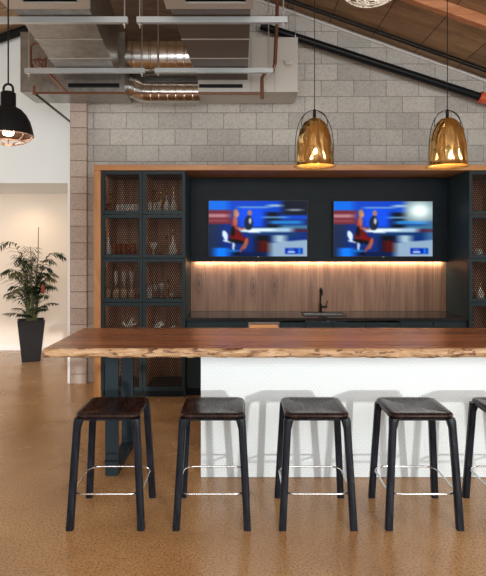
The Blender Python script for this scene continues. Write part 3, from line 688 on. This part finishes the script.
# ------------------------------------------------------------ potted palm
px_, py_ = -3.07, 8.02
pl = thing('potted_palm', 'feathery palm in a tapered black planter by the cream wall', 'plant', (px_, py_, 0))
def sq(h, rot=math.radians(22)): return [(px_+h*1.414*math.cos(rot+PI/4+k*PI/2), py_+h*1.414*math.sin(rot+PI/4+k*PI/2)) for k in range(4)]
mb = MB(); A = [(*p, 0) for p in sq(.125)]; B = [(*p, .60) for p in sq(.188)]; C_ = [(*p, .60) for p in sq(.170)]; D_ = [(*p, .54) for p in sq(.166)]
mb.poly(A+B+C_+D_, [(3, 2, 1, 0)]+[(i*4+k, i*4+(k+1) % 4, i*4+4+(k+1) % 4, i*4+4+k) for i in range(3) for k in range(4)]+[(12, 13, 14, 15)])
mb.build('planter', M['pot'], pl, .006)
MB().poly([(*p, .545) for p in sq(.163)]+[(px_, py_, .60)], [(0, 1, 4), (1, 2, 4), (2, 3, 4), (3, 0, 4)]).build('soil', M['soil'], pl)
leafs, leafs2, stems = MB(), MB(), MB()
rg = random.Random(11)
def frond(ang, reach, height, base_r=.05, pale=False, ll=.2, start=.25):
    b0 = Vector((px_+base_r*math.cos(ang+1), py_+base_r*math.sin(ang+1), .57))
    dr = Vector((math.cos(ang), math.sin(ang), 0)); pts = []
    N_ = 14
    for i in range(N_+1):
        t = i/N_; h = height*(1.9*t-.95*t*t) if t < 1 else height*.95
        pts.append(b0+dr*reach*(t**1.8)+Vector((0, 0, h-max(0, t-.7)**2*height*1.1)))
    stems.tube(pts, .007, 5, r2=.002)
    side = dr.cross(Vector((0, 0, 1)))
    tgt = leafs2 if pale else leafs
    nl = 15
    for i in range(nl):
        t = start+(1-start)*i/(nl-1); f = t*N_; k = min(int(f), N_-1); p = pts[k].lerp(pts[k+1], f-k); tan = (pts[k+1]-pts[k]).normalized()
        ln = ll*math.sin(.35+2.45*(i/(nl-1)))*(.85+.3*rg.random())
        for sg in (-1, 1):
            dv = (side*sg*.8+tan*.55+Vector((0, 0, -.12-.35*rg.random()))).normalized()
            wv = dv.cross(Vector((0, 0, 1))).normalized()*.013 if abs(dv.z) < .95 else side*.013
            m1 = p+dv*ln*.5+Vector((0, 0, .006)); e = p+dv*ln+Vector((0, 0, -.22*ln))
            tgt.poly([p-wv*.5, p+wv*.5, m1+wv, m1-wv, e], [(0, 1, 2, 3), (3, 2, 4)], False)
for i in range(34):
    a = i*2.399; lv = rg.random()
    frond(a, .12+.26*rg.random(), .42+.66*lv, .02+.07*rg.random(), i % 4 == 0, .17+.07*rg.random())
for i in range(8): frond(i*.8+.3, .22+.12*rg.random(), .14+.18*rg.random(), .06, False, .12)
frond(PI*.98, .42, 1.30, .03, False, .27); frond(.15, .44, 1.12, .03, False, .27); frond(PI*.93, .5, .8, .04, True, .27); frond(-1.3, .2, 1.15, .02, False, .22); frond(PI*.6, .25, 1.22, .02, False, .22)
leafs.build('foliage', M['leaf'], pl); leafs2.build('foliage', M['leaf2'], pl)['label'] = 'paler yellow-green fronds'
stems.build('stems', M['stem'], pl)
q = P(38, 260, 8.0); q2 = P(38.5, 227, 8.0)
MB().tube([(px_+.02, py_, .56), q, q2], .009, 6, r2=.005).build('spear', M['stem'], pl)
q = P(43, 289, 7.82)
MB().lathe([(0, -.065), (.02, -.05), (.028, 0), (.018, .05), (.004, .075), (0, .08)], q, 10).build('red_pod', M['redleaf'], pl)

# ------------------------------------------------------------ things in the bins
PROF = {
 'mug': ('ceramic', [(0, 0), (.036, 0), (.038, .01), (.038, .088), (.034, .088), (.033, .012), (0, .012)]),
 'tumbler': ('tan', [(0, 0), (.036, 0), (.043, .095), (.038, .095), (.032, .01), (0, .01)]),
 'amber_tumbler': ('amber', [(0, 0), (.030, 0), (.037, .10), (.033, .10), (.027, .01), (0, .01)]),
 'jar': ('ceramic', [(0, 0), (.046, 0), (.054, .03), (.054, .10), (.040, .12), (.040, .13), (0, .13)]),
 'wine_glass': ('glass', [(0, 0), (.032, 0), (.03, .005), (.006, .012), (.0055, .10), (.03, .125), (.040, .165), (.033, .215), (.030, .215), (.036, .165), (.026, .13), (0, .11)]),
 'goblet': ('ceramic', [(0, 0), (.034, 0), (.03, .008), (.008, .018), (.008, .075), (.035, .095), (.05, .14), (.046, .14), (.03, .10), (0, .085)]),
 'decanter': ('ceramic', [(0, 0), (.048, 0), (.054, .02), (.054, .10), (.035, .135), (.016, .15), (.014, .20), (.02, .205), (0, .206)]),
 'candlestick': ('brass', [(0, 0), (.03, 0), (.028, .008), (.007, .02), (.006, .10), (.014, .115), (.006, .13), (.006, .19), (.016, .20), (.016, .215), (0, .215)]),
 'vase': ('ceramic', [(0, 0), (.036, 0), (.058, .05), (.06, .10), (.045, .15), (.02, .19), (.018, .25), (.024, .262), (0, .262)]),
}
KIND = {'mug': 'mug', 'tumbler': 'cup', 'amber_tumbler': 'glass', 'jar': 'jar', 'wine_glass': 'wine glass', 'goblet': 'goblet', 'decanter': 'bottle', 'candlestick': 'candlestick', 'vase': 'vase'}
protos = {}
def put(kind, px, row, depth, label, group=None, sc=1.0, sz=None):
    z = rows[row+1]+.0005; x = (px-CX)*depth/F
    nm, prof = PROF[kind]
    if kind not in protos:
        if kind in ('decanter', 'vase'):
            o = thing(kind, label, KIND[kind], (0, 0, 0))
            MB().lathe(prof, (0, 0, 0), 18).build('body', M[nm], o)
            MB().lathe([(0, prof[-1][1]+.001), (.013, prof[-1][1]+.001), (.019, prof[-1][1]+.03), (.008, prof[-1][1]+.05), (.014, prof[-1][1]+.07), (0, prof[-1][1]+.085)], (0, 0, 0), 12).build('stopper', M['brass'], o)['label'] = 'gold stopper'
        else:
            o = MB().lathe(prof, (0, 0, 0), 18).build(kind, M[nm])
            if kind == 'mug': MB().tube([(.036, 0, .07)]+arc((.038, 0, .045), .024, PI/2, -PI/2, 8)+[(.036, 0, .02)], .004, 6).build('handle', M[nm], o)
        protos[kind] = o
    else: o = copy_tree(protos[kind])
    o.location = (x, depth, z); o.scale = (sc, sc, sz or sc)
    tag(o, label, KIND[kind], group)
    return o
G1 = 'white mugs in the top left bin'
for i in range(5): put('mug', 118+i*4.7, 0, 6.2, 'white mug in the row standing in the top left bin', G1, .62, 1.4)
put('candlestick', 110.5, 0, 6.3, 'small gold candlestick in the top left bin, left of the mugs', None, 1.2)
put('amber_tumbler', 108.8, 0, 6.15, 'amber glass at the left of the top left bin', None, .8, 1.3)
for i in range(3): put('jar', 149.8+i*4.6, 0, 6.2+.14*(i == 1), 'white jar among the three at the left of the top right bin', 'three white jars in the top right bin', .48, 1.2)
put('decanter', 166.5, 0, 6.2, 'white bottle with gold stopper, left one of the pair in the top right bin', None, .62, 1.1)
put('decanter', 173.5, 0, 6.2, 'white bottle with gold stopper, right one of the pair in the top right bin', None, .72, 1.1)
put('candlestick', 154, 0, 6.42, 'gold candlestick at the back of the top right bin, behind the jars', None, 1.45)
put('candlestick', 161, 0, 6.45, 'gold candlestick at the back of the top right bin, between jars and bottles', None, 1.35)
put('vase', 108.3, 1, 6.2, 'white stoppered vase in the left bin of the second row', None, .62, .9)
for i, p_ in enumerate((114, 119, 123.5, 128.5, 133)): put('amber_tumbler', p_, 1, 6.2+.1*(i % 2), 'amber tumbler in the cluster in the left bin of the second row', 'amber tumblers in the second row', .85, 1.6)
put('goblet', 153.3, 1, 6.2, 'white footed goblet in the right bin of the second row', None, 1.0, 1.25)
put('vase', 173, 1, 6.2, 'tall cream stoppered vase in the right bin of the second row', None, .78, .95)
put('candlestick', 166.5, 1, 6.35, 'gold candlestick beside the tall vase in the second row', None, 1.2)
put('amber_tumbler', 160, 1, 6.2, 'amber tumbler beside the goblet in the right bin of the second row', None, .6)
for i in range(4): put('tumbler', 107.8+i*8.1, 2, 6.17, 'tan stoneware cup in the row in the left bin of the third row', 'tan cups in the third row', .82, 1.35)
for i in range(4): put('wine_glass', 107.8+i*8.0, 2, 6.42, 'stemmed glass standing behind the tan cups in the third row', 'stemmed glasses behind the tan cups', .8, 1.5)
put('amber_tumbler', 136.8, 2, 6.2, 'amber glass at the right end of the tan cups', None, .8)
o = tag(MB().lathe([(0, 0), (.02, 0), (.05, .02), (.03, .04), (.045, .055), (.01, .08), (0, .08)], P(115, 292, 6.3)[:2]+(rows[3]+.0005,), 9).build('succulent', M['green']), 'small green plant behind the tan cups in the third row', 'plant')
o.scale.z = 1
for i in range(2): put('jar', 149.3+.2*i, 2, 6.18+.25*i, ['front', 'back'][i]+' white jar at the left of the right bin in the third row', None, .6, 1.2)
put('wine_glass', 155, 2, 6.3, 'stemmed glass beside the white jars in the third row', None, .8)
put('wine_glass', 161.3, 2, 6.3, 'stemmed glass in the middle of the right bin in the third row', None, .9)
put('goblet', 172, 2, 6.2, 'pale goblet at the right of the right bin in the third row', None, .6)
put('candlestick', 168, 2, 6.45, 'gold candlestick at the back of the third row, behind the goblet', None, 1.0)
# fourth row: a white bird figurine and a tilted white box on stands
bf = thing('bird_figurine', 'white bird figurine in the left bin of the fourth row', 'figurine', (P(129, 316, 6.25)[0], 6.25, rows[4]+.0005))
xb = bf.location.x; zb0 = rows[4]+.0005
MB().lathe([(0, 0), (.04, 0), (.035, .01), (.006, .02), (.006, .165), (0, .165)], (xb, 6.25, zb0), 14).build('stand', M['brass'], bf)
MB().tube([(xb-.075, 6.25, zb0+.225), (xb-.04, 6.25, zb0+.19), (xb, 6.25, zb0+.185), (xb+.05, 6.25, zb0+.20), (xb+.085, 6.25, zb0+.22)], .022, 10, r2=.008).build('body', M['ceramic'], bf)
MB().hexa([(xb-.03, 6.245, zb0+.20), (xb+.03, 6.245, zb0+.20), (xb+.03, 6.255, zb0+.20), (xb-.03, 6.255, zb0+.20), (xb+.03, 6.225, zb0+.285), (xb+.06, 6.225, zb0+.285), (xb+.06, 6.235, zb0+.285), (xb+.03, 6.235, zb0+.285)]).build('wing', M['ceramic'], bf)
bx = thing('tilted_ornament', 'tilted white block ornament on a stand in the right bin of the fourth row', 'ornament', (P(159, 318, 6.25)[0], 6.25, zb0))
xb = bx.location.x
MB().lathe([(0, 0), (.04, 0), (.035, .01), (.006, .02), (.006, .165), (0, .165)], (xb, 6.25, zb0), 14).build('stand', M['brass'], bx)
ca, sa = math.cos(.55), math.sin(.55)
def rt(a, b, y_): return (xb+a*ca-b*sa, y_, zb0+.20+a*sa+b*ca)
MB().hexa([rt(-.055, -.028, 6.22), rt(.055, -.028, 6.22), rt(.055, -.028, 6.27), rt(-.055, -.028, 6.27), rt(-.055, .028, 6.22), rt(.055, .028, 6.22), rt(.055, .028, 6.27), rt(-.055, .028, 6.27)]).build('block', M['ceramic'], bx)
put('goblet', 152, 3, 6.3, 'pale goblet left of the tilted white ornament in the fourth row', None, .8)
put('wine_glass', 174, 3, 6.3, 'stemmed glass at the right of the fourth row', None, .9)
put('jar', 112, 3, 6.3, 'white jar at the left of the fourth row, left of the bird', None, .7)
# right cabinet
put('decanter', 480, 2, 6.2, 'white stoppered bottle behind the mesh of the right-hand cabinet, third row', None, .8)
put('tumbler', 477.5, 2, 6.35, 'tan cup behind the mesh of the right-hand cabinet, left of the bottle', None, .9)
put('jar', 479, 1, 6.3, 'white jar in the second row of the right-hand cabinet', None, .8)
